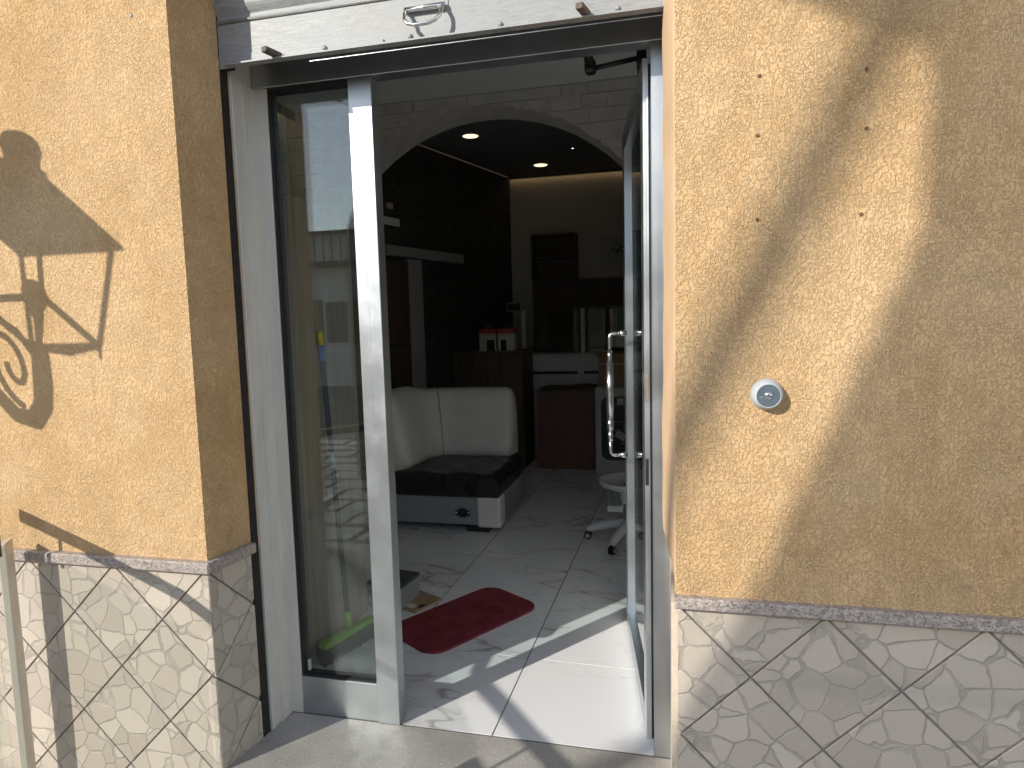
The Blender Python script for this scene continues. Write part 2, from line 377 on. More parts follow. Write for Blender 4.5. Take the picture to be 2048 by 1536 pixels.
# wainscot: grout backing + diamond tiles
wl = B().prism([(-4.6, .048), (-1.545, .048), (-1.517, .231), (-1.517, .45), (-4.6, .45)], -.32, .703).out('wainscot', 'grout', bld)
wr = B().box(-.034, 2.6, .008, .45, -.32, .719).out('wainscot', 'grout', bld)
B().box(-.058, -.034, .012, .43, -.02, .722).out('mortar_strip', 'pale_grout', bld)
S = .362; G = .0027
def diamonds(parent, cx0, cz0, x0, x1, z0, z1, place):
    h = S/2-G*1.414
    for i in range(-12, 13):
        for j in range(-6, 6):
            for (a, c) in ((i+.5, j), (i, j+.5)):
                X, Z = cx0+a*S, cz0+c*S
                p = [(X-h, Z), (X, Z-h), (X+h, Z), (X, Z+h)]
                for (aa, bb, cc) in ((-1, 0, -x0), (1, 0, x1), (0, -1, -z0), (0, 1, z1)):
                    if p: p = clip(p, aa, bb, cc)
                if len(p) < 3 or area(p) < .0006: continue
                place(p)
def flat_place(parent, y):
    def f(p):
        t = B(); t.prism(p, y+.009, y+.0015, 'y'); t.prism(p, y+.0015, y, 'y', top=shrink(p, .002))
        t.out('tile', 'printed_tile', parent)
    return f
diamonds(wl, -2.093, .521, -3.6, -1.5385, -.2, .701, flat_place(wl, .04))
diamonds(wr, .147, .535, -.041, 1.7, -.2, .719, flat_place(wr, 0))
# tiles on the splayed left reveal: u along the reveal from the corner
ud = Vector((.028, .191, 0)).normalized(); un = Vector((ud.y, -ud.x, 0))
def rev_place(p):
    def pt(u, z, n): q = Vector((-1.537, .040, 0))+ud*(u+.0015)+un*n; return (q.x, q.y, z)
    n = len(p); q = shrink(p, .002)
    V = [pt(u, z, -.008) for u, z in p]+[pt(u, z, -.0015) for u, z in p]+[pt(u, z, 0) for u, z in q]
    F = [tuple(range(2*n, 3*n)), tuple(range(n))]
    for r in (0, n):
        for i in range(n): F.append((r+i, r+(i+1) % n, r+n+(i+1) % n, r+n+i))
    B().mesh(V, F).out('tile', 'printed_tile', wl)
diamonds(wl, 0, .335, .0, .19, -.2, .701, rev_place)
# black open joint between reveal and frame
B().box(-1.56, -1.5085, .2315, .272, 0, 2.74).out('open_joint', 'foam_gap', bld)
# drilled holes left by a removed sign
for (x, z) in ((.153, 2.071), (.39, 2.061), (.15, 1.931), (.393, 1.926), (.151, 1.729), (.386, 1.728)):
    B().lathe([(.0042, 0), (.0042, .004), (.0034, .0045)], Matrix.Translation((x, .0015, z)) @ Matrix.Rotation(R(90), 4, 'X'), 12).out('drill_hole', 'brown_soil', bld)
B().lathe([(.006, 0), (.006, .003), (.003, .005)], Matrix.Translation((-1.665, .042, 2.459)) @ Matrix.Rotation(R(90), 4, 'X'), 12).out('wall_plug', 'pale_print', bld)

# ---- interior shell
fl = B().box(-3.2, 2.4, .4005, 6.3, -.25, -.0022).out('floor', 'dark_joint'); struct(fl, 'white veined marble tile floor inside the shop')
P = .608; tb = B().box(-.3013, .3013, -.3013, .3013, -.011, 0, .0005); tme = tb.data('tile'); tme.materials.append(MATS['marble_tile'])
rot = -.03; cr_, sr_ = math.cos(rot), math.sin(rot)
def rotp(dx, dy): return (-.672+dx*cr_-dy*sr_, .957+dx*sr_+dy*cr_)
for i in range(-4, 4):
    for j in range(0, 10):
        X, Y = rotp(P*(i+.5), P*(j-.5))
        if j == 0:
            q = [(X+a*.3013*cr_-c*.3013*sr_, Y+a*.3013*sr_+c*.3013*cr_) for a, c in ((-1, -1), (1, -1), (1, 1), (-1, 1))]
            B().prism(clip(q, 0, -1, -.4035), -.011, 0).out('tile', 'marble_tile', fl)
        else: inst('tile', tme, fl, loc=(X, Y, 0), rz=rot)
def swall(name, label, mat, *a): return struct(B().box(*a).out(name, mat), label)
swall('ceiling', 'grey ceiling of the front room', 'ceiling_grey', -3.2, 2.4, .42, 3.0, 3.148, 3.4)
swall('ceiling', 'back room ceiling with its shade put into dark paint', 'ceiling_shaded', -3.2, 2.4, 3.0, 6.3, 3.156, 3.4)
wleft = swall('wall_left', 'front room left wall with stone facing', 'interior_white', -3.2, -2.95, .45, 3.0, 0, 3.147)
swall('wall_right', 'right wall of the shop', 'interior_white', 1.3, 1.5, .45, 6.0, 0, 3.147)
swall('wall_back', 'cream back wall of the shop', 'back_wall_paint', -3.2, 2.4, 5.88, 6.1, 0, 3.155)
swall('wall_front', 'inner face of the front wall', 'interior_white', -3.19, -1.62, .4505, .475, 0, 3.147)
swall('wall_front', 'inner face of the front wall', 'interior_white', .06, 1.3, .4505, .475, 0, 3.147)
# skewed dark wall
sd = Vector((-.39, -1.395, 0)).normalized(); C0 = Vector((-1.856, 5.835, 0)); sn = Vector((-sd.y, sd.x, 0))
if sn.x < 0: sn = -sn
def skew(u, n, z): q = C0+sd*u+sn*n; return (q.x, q.y, z)
def skewbox(u0, u1, n0, n1, z0, z1):
    V = [skew(u, n, z) for z in (z0, z1) for n in (n0, n1) for u in (u0, u1)]
    return B().mesh(V, [(0, 1, 3, 2), (4, 5, 7, 6), (0, 1, 5, 4), (2, 3, 7, 6), (0, 2, 6, 4), (1, 3, 7, 5)])
struct(skewbox(-.15, 2.6, -.25, 0, 0, 3.154).out('wall_side', 'dark_stone'), 'dark rough stone side wall of the back room')
# arch wall with stone facing
AX, AZc, AR = -1.4, 1.66, 1.4
def arch(x):
    d = AR*AR-(x-AX)**2
    return AZc+math.sqrt(d) if d > 0 else -1
pts = [(1.3, 0), (1.3, 3.147), (-2.95, 3.147), (-2.95, 0), (AX-AR, 0)]
N = 48
for k in range(N+1):
    a = math.pi-math.pi*k/N; pts.append((AX+AR*math.cos(a), AZc+AR*math.sin(a)))
pts.append((AX+AR, 0))
aw = B()
bmt = aw.bm
A = [bmt.verts.new((x, 3.0, z)) for x, z in pts]; Bv = [bmt.verts.new((x, 3.33, z)) for x, z in pts]
n = len(pts)
for i in range(n): bmt.faces.new((A[i], A[(i+1) % n], Bv[(i+1) % n], Bv[i]))
for L_ in (A, Bv):
    off = 5
    m_ = n-off-1                       # arc points
    tops = [bmt.verts.new((L_[off+k].co.x, L_[off+k].co.y, 3.147)) for k in range(m_)]
    for k in range(m_-1): bmt.faces.new((L_[off+k], L_[off+k+1], tops[k+1], tops[k]))
    bmt.faces.new((L_[3], L_[4], L_[5], tops[0], L_[2])); bmt.faces.new((L_[n-1], L_[0], L_[1], tops[-1], L_[n-2]))
bmesh.ops.recalc_face_normals(bmt, faces=bmt.faces)
awo = aw.out('arch_wall', 'white_stone'); struct(awo, 'arched dividing wall faced with white split stone')
def stones(parent, x0, x1, z0, z1, rh, fn, lower=None, mat='white_stone'):
    z = z1; 
    while z > z0+.03:
        h = rh*random.uniform(.72, 1.2); zb = max(z0, z-h); x = x0+random.uniform(-.25, 0)
        while x < x1:
            L = random.uniform(.18, .52); a, c = max(x0, x), min(x1, x+L); x += L
            if c-a < .02: continue
            k = max(2, int((c-a)/.03)); xs = [a+.002+(c-a-.004)*i/k for i in range(k+1)]
            lo = [max(zb+.002, (lower(q)-random.uniform(-.004, .018)) if lower else -9) for q in xs]
            zt = z-.002
            if max(zt-q for q in lo) < .012: continue
            d0 = random.uniform(.008, .024)
            segs = [(q, l) for q, l in zip(xs, lo) if zt-l > .006]
            if len(segs) < 2: continue
            V, F = [], []; m = len(segs)
            for dep in (0, d0):
                for q, l in segs:
                    jj = random.uniform(-.003, .004) if dep else 0
                    V.append(fn(q, l, dep+jj)); V.append(fn(q, zt, dep+jj*.6))
            of = 2*m
            for i in range(m-1):
                F.append((of+2*i, of+2*i+2, of+2*i+3, of+2*i+1))
                F.append((2*i, 2*i+2, of+2*i+2, of+2*i)); F.append((2*i+1, 2*i+3, of+2*i+3, of+2*i+1))
            F.append((0, 1, of+1, of)); F.append((2*m-2, 2*m-1, of+2*m-1, of+2*m-2))
            B().mesh(V, F).out('stone', mat, parent)
        z = zb
stones(awo, -2.95, .45, 2.05, 3.145, .098, lambda x, z, d: (x, 3.0-d, z), arch)
stones(wleft, .9, 2.95, 2.0, 2.92, .10, lambda x, z, d: (-2.95+d, x, z))

# ================================================================== SHOP FRONT FRAME
FY = .396
fr = thing('shop_front_frame', 'brushed aluminium shop front frame with narrow fixed glass side panel', 'door frame', (-.8, .4, 0))
B().box(-1.56, -1.500, .277, .395, 0, 2.5, .002).out('side_post', 'painted_aluminium', fr)
B().box(-1.4998, -1.447, FY, .455, 0, 2.338, .0015).out('fixed_jamb', 'painted_aluminium', fr)
B().box(-1.4998, -1.493, .33, .396, .002, 2.338).out('cover_strip', 'painted_aluminium', fr)
B().box(-1.447, -1.1305, FY+.002, .45, 0.001, .149, .0015).out('kick_plate', 'brushed_aluminium', fr)
B().box(-1.130, -1.043, FY-.004, .452, 0.0005, 2.337, .002).out('stile', 'brushed_aluminium', fr)
B().box(-1.4995, -.05, FY-.006, .456, 2.339, 2.60, .002).out('head_rail', 'brushed_aluminium', fr)
B().box(-.113, -.048, FY, .456, 0.0005, 2.338, .002).out('side_post', 'brushed_aluminium', fr)
g = B(); g.box(-1.447, -1.436, .404, .446, .149, 2.338); g.box(-1.436, -1.130, .404, .446, .149, .158); g.box(-1.436, -1.130, .404, .446, 2.326, 2.338)
g.out('gasket', 'black_rubber', fr)
B().box(-1.437, -1.129, .412, .418, .156, 2.328).out('glass_pane', 'clear_glass', fr)
B().box(-1.437, -1.129, .434, .439, .156, 2.328).out('glass_pane', 'clear_glass', fr)
B().box(-1.43, -1.421, .4195, .432, .162, .205, .001).out('glazing_block', 'white_plastic', fr)

# ---- open glass door (leaf swung inwards)
H0 = Vector((-.118, .470, 0)); H1 = Vector((-.236, 1.345, 0)); ld = (H1-H0).normalized(); LL = (H1-H0).length
LM = Matrix(((ld.x, -ld.y, 0, H0.x), (ld.y, ld.x, 0, H0.y), (0, 0, 1, 0), (0, 0, 0, 1)))   # local x along leaf, local y to the left/outer face
gd = thing('glass_door', 'aluminium framed glass door swung open inwards with steel pull handle', 'door', (H0.x, H0.y, 0))
def leaf(name, mat, *a, bev=.0015): B().box(*a, bev, LM).out(name, mat, gd)
leaf('hinge_stile', 'bright_aluminium', 0, .075, -.022, .022, .012, 2.318)
leaf('lock_stile', 'bright_aluminium', LL-.075, LL, -.022, .022, .012, 2.318)
leaf('top_rail', 'bright_aluminium', .075, LL-.075, -.022, .022, 2.235, 2.318)
leaf('bottom_rail', 'brushed_aluminium', .075, LL-.075, -.022, .022, .012, .10)
leaf('glass_pane', 'clear_glass', .072, LL-.072, -.004, .004, .098, 2.237, bev=0)
leaf('seal', 'black_rubber', -.004, 0, -.016, .010, .02, 2.30, bev=0)
for k, yy in enumerate((-.019, -.006, .008)):
    leaf('profile_rib', 'bright_aluminium', -.009, -.0005, yy-.0035, yy+.0035, .02, 2.31, bev=.001)
for z in (.25, 1.2, 2.05):
    B().lathe([(.009, -.045), (.009, .045)], LM @ Matrix.Translation((-.012, -.031, z)), 14).out('hinge', 'satin_steel', gd)
B().box(-.010, -.0, .010, .020, .93, 1.02, 0, LM).out('lock_plate', 'iron_black', gd)
B().box(-.011, -.001, .010, .020, 1.22, 1.30, 0, LM).out('strike_plate', 'satin_steel', gd)
# pull handle on the outer face
hb = thing('x', 'x', 'x', (0, 0, 0)); bpy.data.objects.remove(hb)
hu = .74
def hp(u, n, z): return LM @ Vector((u, n, z))
zt, zb = 1.428, .878; no = .098
pth = [hp(hu, .022, zt)]+[hp(hu, no-.02+.02*math.sin(a), zt-.02+.02*math.cos(a)) for a in [math.pi/2*k/5 for k in range(6)]]+[hp(hu, no, zt-.08)]
gp = B(); 
for (z_a, z_b, r_) in ((zt-.075, zt-.127, .0120), (zt-.126, zb+.17, .0165), (zb+.1695, zb+.115, .0150), (zb+.1155, zb+.06, .0118)): gp.tube([hp(hu, no, z_a), hp(hu, no, z_b)], r_, 20)
grip = gp.out('handle', 'satin_steel', gd)
B().tube(pth, .0085, 14).out('bent_arm', 'satin_steel', grip)
pth = [hp(hu, no, zb+.09)]+[hp(hu, no-.02+.02*math.cos(a), zb+.02-.02*math.sin(a)) for a in [math.pi/2*k/5 for k in range(6)]]+[hp(hu, .022, zb)]
B().tube(pth, .0085, 14).out('bent_arm', 'satin_steel', grip)
for z in (zt, zb):
    B().tube([hp(hu, .0222, z), hp(hu, .056, z)], .0135, 16).out('mount', 'satin_steel', grip)
    B().tube([hp(hu, -.0222, z), hp(hu, -.05, z)], .0135, 16).out('mount', 'satin_steel', grip)
# closer arm
ca = B().tube([(-.335, .46, 2.44), (-.316, .56, 2.355)], .016, 8).out('closer_arm', 'black_plastic', gd)
B().box(-.335, -.298, .55, .60, 2.328, 2.372, .008).out('elbow', 'black_plastic', ca)
B().tube([(-.316, .58, 2.345), (-.142, .60, 2.372)], .009, 8).out('rod', 'black_plastic', ca)
B().box(-.16, -.128, .52, .72, 2.32, 2.372, .005).out('closer_body', 'black_plastic', ca)

# ---- roller shutter
rs = thing('roller_shutter', 'half raised galvanised roller shutter above the shop door', 'shutter', (-.8, .24, 2.36))
def slat(z0, name):
    prof = []
    for k in range(9):
        a = k/8; prof.append((.238-.014*math.sin(a*math.pi), z0+.012+a*.072))
    prof += [(.236, z0+.086), (.228, z0+.090), (.226, z0+.096), (.234, z0+.100), (.244, z0+.098), (.246, z0)]
    prof = [(.236, z0)]+prof
    V = [(x, y, z) for x in (-1.51, -.045) for y, z in prof]; m = len(prof)
    F = [tuple(range(m)), tuple(range(m, 2*m))]+[(i, (i+1) % m, m+(i+1) % m, m+i) for i in range(m)]
    B().mesh(V, F).out(name, 'galvanised_steel', rs)
for k in range(3): slat(2.505+k*.1005, 'slat')
bt = B(); bt.box(-1.512, -.046, .236, .243, 2.362, 2.492, .001)
bt.out('bottom_plate', 'galvanised_steel', rs)
B().tube([(-1.511, .235, 2.4975), (-.046, .235, 2.4975)], .0062, 10).out('rolled_bead', 'galvanised_steel', rs)
fl2 = B(); fl2.box(-1.475, -.06, .206, .2335, 2.3525, 2.3575); fl2.box(-1.512, -.046, .2337, .2358, 2.3527, 2.392)
fl2.out('bottom_angle', 'galvanised_steel', rs)
for x in (-1.122, -.832, -.546, -.20):
    B().lathe([(.0085, 0), (.0075, .004), (.004, .0065), (.0005, .007)], Matrix.Translation((x, .2335, 2.375)) @ Matrix.Rotation(R(90), 4, 'X'), 14).out('rivet', 'galvanised_steel', rs)
B().lathe([(.003, 0), (.003, .0015)], Matrix.Translation((-.92, .2333, 2.374)) @ Matrix.Rotation(R(90), 4, 'X'), 10).out('drain_hole', 'black_rubber', rs)
for x in (-1.29, -.295):
    B().box(x-.010, x+.012, .165, .2334, 2.359, 2.376, .002, Matrix.Translation((x, .2, 2.365)) @ Matrix.Rotation(R(-14), 4, 'Z') @ Matrix.Translation((-x, -.2, -2.365))).out('lock_lug', 'rust_iron', rs)
hd = B().tube([(-.843, .224, 2.449), (-.713, .224, 2.449)], .0085, 12).out('handle', 'satin_steel', rs)
B().box(-.850, -.706, .2336, .2358, 2.440, 2.476, .0008).out('hinge_plate', 'galvanised_steel', hd)
loop = [(-.838, .222, 2.447), (-.838, .205, 2.43), (-.834, .195, 2.408), (-.822, .188, 2.393), (-.80, .186, 2.386), (-.757, .186, 2.386), (-.735, .188, 2.393), (-.722, .195, 2.408), (-.718, .205, 2.43), (-.718, .222, 2.447)]
B().tube(loop, .0058, 12).out('grip_loop', 'satin_steel', hd)
gdr = B().box(-1.535, -1.478, .2478, .274, 2.36, 2.74).out('guide_rail', 'iron_black', rs)

# ---- key switch on the right wall
ks = thing('key_switch', 'round grey key switch mounted on the right stucco wall', 'key switch', (.176, 0, 1.293))
KM = Matrix.Translation((.1775, .001, 1.2935)) @ Matrix.Rotation(R(90), 4, 'X')
B().lathe([(.0395, 0), (.0400, .004), (.0385, .012), (.0355, .024), (.0318, .034), (.0300, .0375), (.0288, .0385), (.0280, .0375), (.0280, .0310), (.0005, .0308)], KM, 48).out('housing', 'switch_grey', ks)
B().lathe([(.0278, .0312), (.0278, .0362), (.0265, .0368)], KM, 48).out('face', 'switch_face', ks)
cyl = B().lathe([(.0096, .036), (.0096, .0378), (.0086, .0386), (.0078, .0380), (.0070, .0380), (.0064, .0386), (.001, .0386)], KM, 32).out('lock_cylinder', 'satin_steel', ks)
B().box(.1765, .1785, -.0392, -.0380, 1.2925, 1.2975).out('keyhole', 'black_plastic', cyl)
mk = B()
for k in range(5): mk.box(.156+k*.0019, .1573+k*.0019, -.0368, -.0361, 1.2895, 1.2917)
mk.out('printed_mark', 'pale_print', ks)

# ================================================================== INTERIOR THINGS
# tall oak panel unit by the door
tp = thing('oak_cabinet', 'tall oak laminate cabinet behind the glass side panel', 'cabinet', (-1.8, .9, 0))
B().box(-2.05, -1.612, .50, 1.272, .0, 2.045, .002).out('carcass', 'dark_walnut', tp)
for k in range(2): B().box(-1.6115, -1.594, .502+k*.386, .886+k*.386, .008, 2.043, .0015).out('door', 'oak_laminate', tp)
# mat
ma = Matrix.Translation((-1.068, 1.285, .0005)) @ Matrix.Rotation(R(57), 4, 'Z')
def rrect(hx, hy, r, k=8):
    P = []
    for (cx, cyy, a0) in ((hx-r, hy-r, 0), (-hx+r, hy-r, 90), (-hx+r, -hy+r, 180), (hx-r, -hy+r, 270)):
        for i in range(k+1): a = R(a0+90*i/k); P.append((cx+r*math.cos(a), cyy+r*math.sin(a)))
    return P
mt = B().prism(rrect(.36, .20, .095), 0, .006, M=ma); mt.prism(rrect(.36, .20, .095), .006, .009, M=ma, top=rrect(.356, .196, .093))
tag(mt.out('door_mat', 'red_carpet'), 'dark red rounded door mat lying askew on the marble floor', 'mat')
# broom
br = thing('broom', 'green broom with dark bristles and blue and yellow tipped pole behind the glass', 'broom', (-1.495, .875, 0))
ba = math.atan2(.32, .10); BM = Matrix.Translation((-1.497, .875, 0)) @ Matrix.Rotation(ba, 4, 'Z')
B().box(-.165, .165, -.026, .026, .075, .105, .012, BM, 3).out('head', 'green_plastic', br)
bb = B(); bb.box(-.16, .16, -.022, .022, .01, .076, 0, BM)
for k in range(60):
    x = -.158+.316*k/59; yy = random.uniform(-.03, .03); bb.tube([BM @ Vector((x, yy*.6, .07)), BM @ Vector((x*1.04, yy, .002))], .003, 4)
bb.out('bristles', 'bristle', br)
p0, p1 = Vector((-1.50, .885, .10)), Vector((-1.578, .905, 1.475))
B().tube([p0, p0.lerp(p1, .06)], .018, 12).out('socket', 'green_plastic', br)
B().tube([p0.lerp(p1, .06), p0.lerp(p1, .55)], .0125, 12).out('pole', 'pole_dark', br)
B().tube([p0.lerp(p1, .5501), p0.lerp(p1, .6)], .0128, 12).out('pole_joint', 'grey_plastic', br)
B().tube([p0.lerp(p1, .6001), p0.lerp(p1, .90)], .0125, 12).out('pole', 'pole_dark', br)
B().tube([p0.lerp(p1, .9001), p0.lerp(p1, .952)], .0137, 12).out('blue_band', 'blue_plastic', br)
B().tube([p0.lerp(p1, .9521), p0.lerp(p1, .99), p1], [.0145, .0145, .009], 12).out('yellow_tip', 'yellow_plastic', br)
# fabric box + flat cardboard
gb = thing('storage_box', 'small dark grey felt storage box behind the side panel', 'storage box', (-1.50, 1.43, 0))
GM = Matrix.Translation((-1.507, 1.412, 0)) @ Matrix.Rotation(R(-8), 4, 'Z')
B().box(-.105, .105, -.105, .105, .002, .125, .016, GM, 3).out('body', 'grey_fabric', gb)
B().box(-.107, .107, -.107, .107, .115, .138, .009, GM, 2).out('lid', 'dark_fabric', gb)
cb = thing('flattened_carton', 'flat brown cardboard sheet on the floor beside the felt box', 'cardboard', (-1.37, 1.42, 0))
CM = Matrix.Translation((-1.405, 1.43, .001)) @ Matrix.Rotation(R(-27), 4, 'Z')
B().box(-.12, .125, -.10, .10, 0, .012, .001, CM).out('sheet', 'cardboard', cb)
B().box(.03, .085, -.085, -.045, .0122, .0135, 0, CM).out('printed_label', 'white_carton', cb)
B().prism([(.105+.018*math.cos(a), -.035+.024*math.sin(a)) for a in [2*math.pi*k/14 for k in range(14)]], .0122, .0132, M=CM).out('printed_spot', 'black_plastic', cb)

# corner sofa piece
sf = thing('corner_sofa_piece', 'corner sofa section with cream backrest, black leather seat and grey base', 'sofa', (-1.7, 3.0, 0))
base = B().box(-2.25, -1.212, 2.572, 3.46, .055, .262, .015, None, 2).out('base', 'grey_fabric', sf)
def seat(u, v):
    x = -2.25+1.045*u; y = 2.555+.85*v
    e = min(u/.06, (1-u)/.06, v/.07, 1); e = max(0, min(1, e)); e = math.sin(e*math.pi/2)
    cr = .010*math.exp(-((u-.52+.5*(v-.3))/.05)**2)*math.exp(-((v-.25)/.3)**2)
    z = .345+.075*e+.014*math.sin(math.pi*u)*math.sin(math.pi*min(1, v*1.1))-cr+.006*math.sin(u*19+v*7)*math.sin(v*11)
    return (x, y, z)
st = B(); st.grid(seat, 40, 36)
st.box(-2.245, -1.205, 2.553, 3.40, .262, .350, .012, None, 2)
st.out('seat_cushion', 'black_leather', sf)
path = [(-2.05, 2.60), (-2.05, 2.78), (-2.048, 2.95), (-2.035, 3.08), (-1.99, 3.20), (-1.91, 3.29), (-1.80, 3.335), (-1.66, 3.35), (-1.50, 3.352), (-1.35, 3.352), (-1.25, 3.35)]
prof = [(-.165, .06), (-.165, .60), (-.150, .86), (-.11, .945), (-.04, .968), (.03, .955), (.07, .90), (.10, .78), (.135, .62), (.165, .50), (.158, .44), (.12, .40), (.0, .36)]
def swept(path, prof, hscale=None):
    V, F = [], []; m = len(prof); n = len(path)
    for i, (x, y) in enumerate(path):
        a = Vector(path[max(0, i-1)]); c = Vector(path[min(n-1, i+1)]); d = (c-a).normalized(); nr = Vector((d.y, -d.x))
        f = 1.0
        if i == 0: f = .90
        if i == n-1: f = .95
        for q, z in prof:
            zz = z*(1.045 if i < 4 else 1.0) if z > .9 else z
            V.append((x+nr.x*q*f, y+nr.y*q*f, zz if f == 1 else .45+(zz-.45)*(.985)))
    for i in range(n-1):
        for k in range(m): F.append((i*m+k, i*m+(k+1) % m, (i+1)*m+(k+1) % m, (i+1)*m+k))
    F.append(tuple(range(m))); F.append(tuple(range((n-1)*m, n*m)))
    return V, F
V, F = swept(path, prof); bk = B().mesh(V, F, True).out('backrest', 'cream_leather', sf, 2)
# seam at the corner
m = len(prof); i = 5; seam = [Vector(V[i*m+k])+Vector((.004, -.006, .004)) for k in range(2, 11)]
B().tube(seam, .0035, 6).out('seam', 'grey_fabric', bk)
B().box(-1.372, -1.196, 2.553, 2.70, .045, .272, .022, None, 3).out('corner_wrap', 'cream_leather', base)
cp = B().box(-1.535, -1.425, 2.566, 2.573, .125, .165, .002); cp.box(-1.505, -1.455, 2.562, 2.573, .115, .178, .002); cpo = cp.out('connector_plate', 'black_plastic', base)
for x in (-1.525, -1.435): B().lathe([(.008, 0), (.006, .004)], Matrix.Translation((x, 2.566, .148)) @ Matrix.Rotation(R(90), 4, 'X'), 12).out('screw', 'white_plastic', base)
for (x0, x1, y0) in ((-1.46, -1.30, 2.60), (-2.2, -2.05, 2.60), (-1.46, -1.30, 3.3), (-2.2, -2.05, 3.3)): B().box(x0, x1, y0, y0+.1, 0, .0545, .003).out('leg', 'black_plastic', sf)

# wheeled tray stool
ws = thing('wheeled_tray', 'white round tray on a five-star castor base behind the open door', 'trolley', (-.305, 2.57, 0))
WM = Matrix.Translation((-.305, 2.57, 0))
B().lathe([(.15, .372), (.185, .385), (.203, .412), (.205, .424), (.198, .425), (.185, .414), (.02, .411)], WM, 48).out('tray', 'white_plastic', ws)
B().lathe([(.034, .09), (.034, .28), (.026, .285), (.026, .37)], WM, 24).out('column', 'grey_plastic', ws)
hold = B().box(-.445, -.345, 2.44, 2.54, .235, .275, .004).out('cup_rack', 'white_plastic', ws)
for k in range(3):
    B().lathe([(.013, 0), (.017, .085), (.0155, .086), (.012, .004)], Matrix.Translation((-.43+.034*k, 2.47, .276)), 16).out('cup', 'case_glass', hold)
B().box(-.36, -.30, 2.5, 2.56, .272, .372, .004).out('bracket', 'white_plastic', ws)
c0 = math.atan2(2.292-2.57, -.408+.305)
for k in range(5):
    a = c0+k*2*math.pi/5; d = Vector((math.cos(a), math.sin(a), 0)); c = Vector((-.305, 2.57, 0))
    lg = B().tube([c+d*.01+Vector((0, 0, .125)), c+d*.10+Vector((0, 0, .122)), c+d*.20+Vector((0, 0, .095)), c+d*.275+Vector((0, 0, .072)), c+d*.292+Vector((0, 0, .062))], [.036, .034, .028, .022, .016], 12).out('leg', 'white_plastic', ws)
    q = c+d*.285; pr = Vector((-d.y, d.x, 0))
    for s in (-1, 1):
        w0 = q+pr*s*.011+Vector((0, 0, .026)); B().tube([w0-pr*.007, w0+pr*.007], .026, 20).out('castor_wheel', 'black_plastic', lg)
        w0 = q+pr*s*.0195+Vector((0, 0, .026)); B().tube([w0-pr*.0012, w0+pr*.0012], .016, 16).out('wheel_cap', 'grey_plastic', lg)
    B().box(-.012, .012, -.006, .006, .03, .062, .002, Matrix.Translation(q) @ Matrix.Rotation(a, 4, 'Z')).out('castor_fork', 'black_plastic', lg)
tr = B().tube([(-.318, 2.46, .412), (-.312, 2.462, .43), (-.300, 2.458, .447), (-.294, 2.455, .455)], [.020, .015, .010, .006], 10); tr.tube([(-.325, 2.45, .417), (-.295, 2.48, .415)], .009, 8)
tag(tr.out('brass_ornament', 'gold_trinket'), 'small brass ornament lying on the white round tray', 'ornament')

# brown chest, white carton, cardboard box on top
bc = thing('brown_chest', 'low reddish brown board chest in the back room', 'chest', (-1.04, 4.9, 0))
B().box(-1.325, -.756, 4.62, 4.636, .0, .776, .001).out('front_panel', 'red_brown_board', bc)
B().box(-1.322, -.759, 4.637, 5.2, .0, .775, .001).out('body', 'red_brown_board', bc)
B().box(-1.332, -.750, 4.612, 5.21, .7765, .794, .001).out('top', 'dark_walnut', bc)
sp = B()
for k in range(9):
    sp.lathe([(.004, 0), (.003, .002)], Matrix.Translation((-1.318, 4.6198, .04+k*.09)) @ Matrix.Rotation(R(90), 4, 'X'), 8)
sp.out('nail_row', 'satin_steel', bc)
ck = B().box(-.30, .30, -.10, .10, 0, .012, .002, Matrix.Translation((-1.05, 4.98, .7955)) @ Matrix.Rotation(R(38), 4, 'Z')).out('loose_board', 'dark_walnut'); tag(ck, 'dark loose board lying on top of the brown chest', 'board')
wc = thing('appliance_carton', 'white appliance carton printed with a black rounded panel beside the brown chest', 'carton', (-.35, 4.7, 0))
B().box(-.735, .05, 4.50, 5.0, 0, .838, .012).out('carton_body', 'white_carton', wc)
bp = B().prism([(x-.35+.0, z+.44) for x, z in rrect(.325, .31, .075)], 4.4975, 4.4995, 'y').out('black_panel', 'black_plastic', wc)
tx = bpy.data.curves.new('t', 'FONT'); tx.body = 'Sti'; tx.size = .115; tx.extrude = .0006
to = bpy.data.objects.new('t', tx); COL.objects.link(to)
bpy.context.view_layer.update(); dg = bpy.context.evaluated_depsgraph_get(); me = bpy.data.meshes.new_from_object(to.evaluated_get(dg)); bpy.data.objects.remove(to)
me.materials.clear(); me.materials.append(MATS['pale_print'])
po = bpy.data.objects.new('printed_lettering', me); COL.objects.link(po); po.rotation_euler = (R(90), 0, 0); po.location = (-.503, 4.4965, .285); attach(po, bp)
dpath = [(-.60, 4.496, .505), (-.48, 4.496, .505), (-.463, 4.496, .498), (-.455, 4.496, .485), (-.452, 4.496, .445), (-.447, 4.496, .425), (-.43, 4.496, .405)]
B().tube(dpath, .004, 6).out('printed_outline', 'pale_print', bp); B().tube([(-.60, 4.496, .425), (-.445, 4.496, .425)], .004, 6).out('printed_outline', 'pale_print', bp)
B().box(-.52, -.46, 4.4955, 4.4972, .67, .735).out('sticker', 'white_carton', bp)
B().box(-.05, .05, 4.4955, 4.4972, -.035, .035, 0, Matrix.Translation((-.49, 0, .375)) @ Matrix.Rotation(R(28), 4, 'Y')).out('sticker', 'white_carton', bp)
bx2 = thing('cardboard_box', 'open brown cardboard box stacked on the white appliance carton', 'box', (-.5, 4.75, .84))
B().box(-.70, -.2, 4.56, 4.95, .839, 1.135, .003).out('box_body', 'cardboard', bx2); B().box(-.72, -.18, 4.54, 4.97, 1.1355, 1.155, .002).out('lid', 'cardboard', bx2)
B().box(-.70, -.2, 4.557, 4.5598, 1.055, 1.062).out('edge_tape', 'cream_paint', bx2)

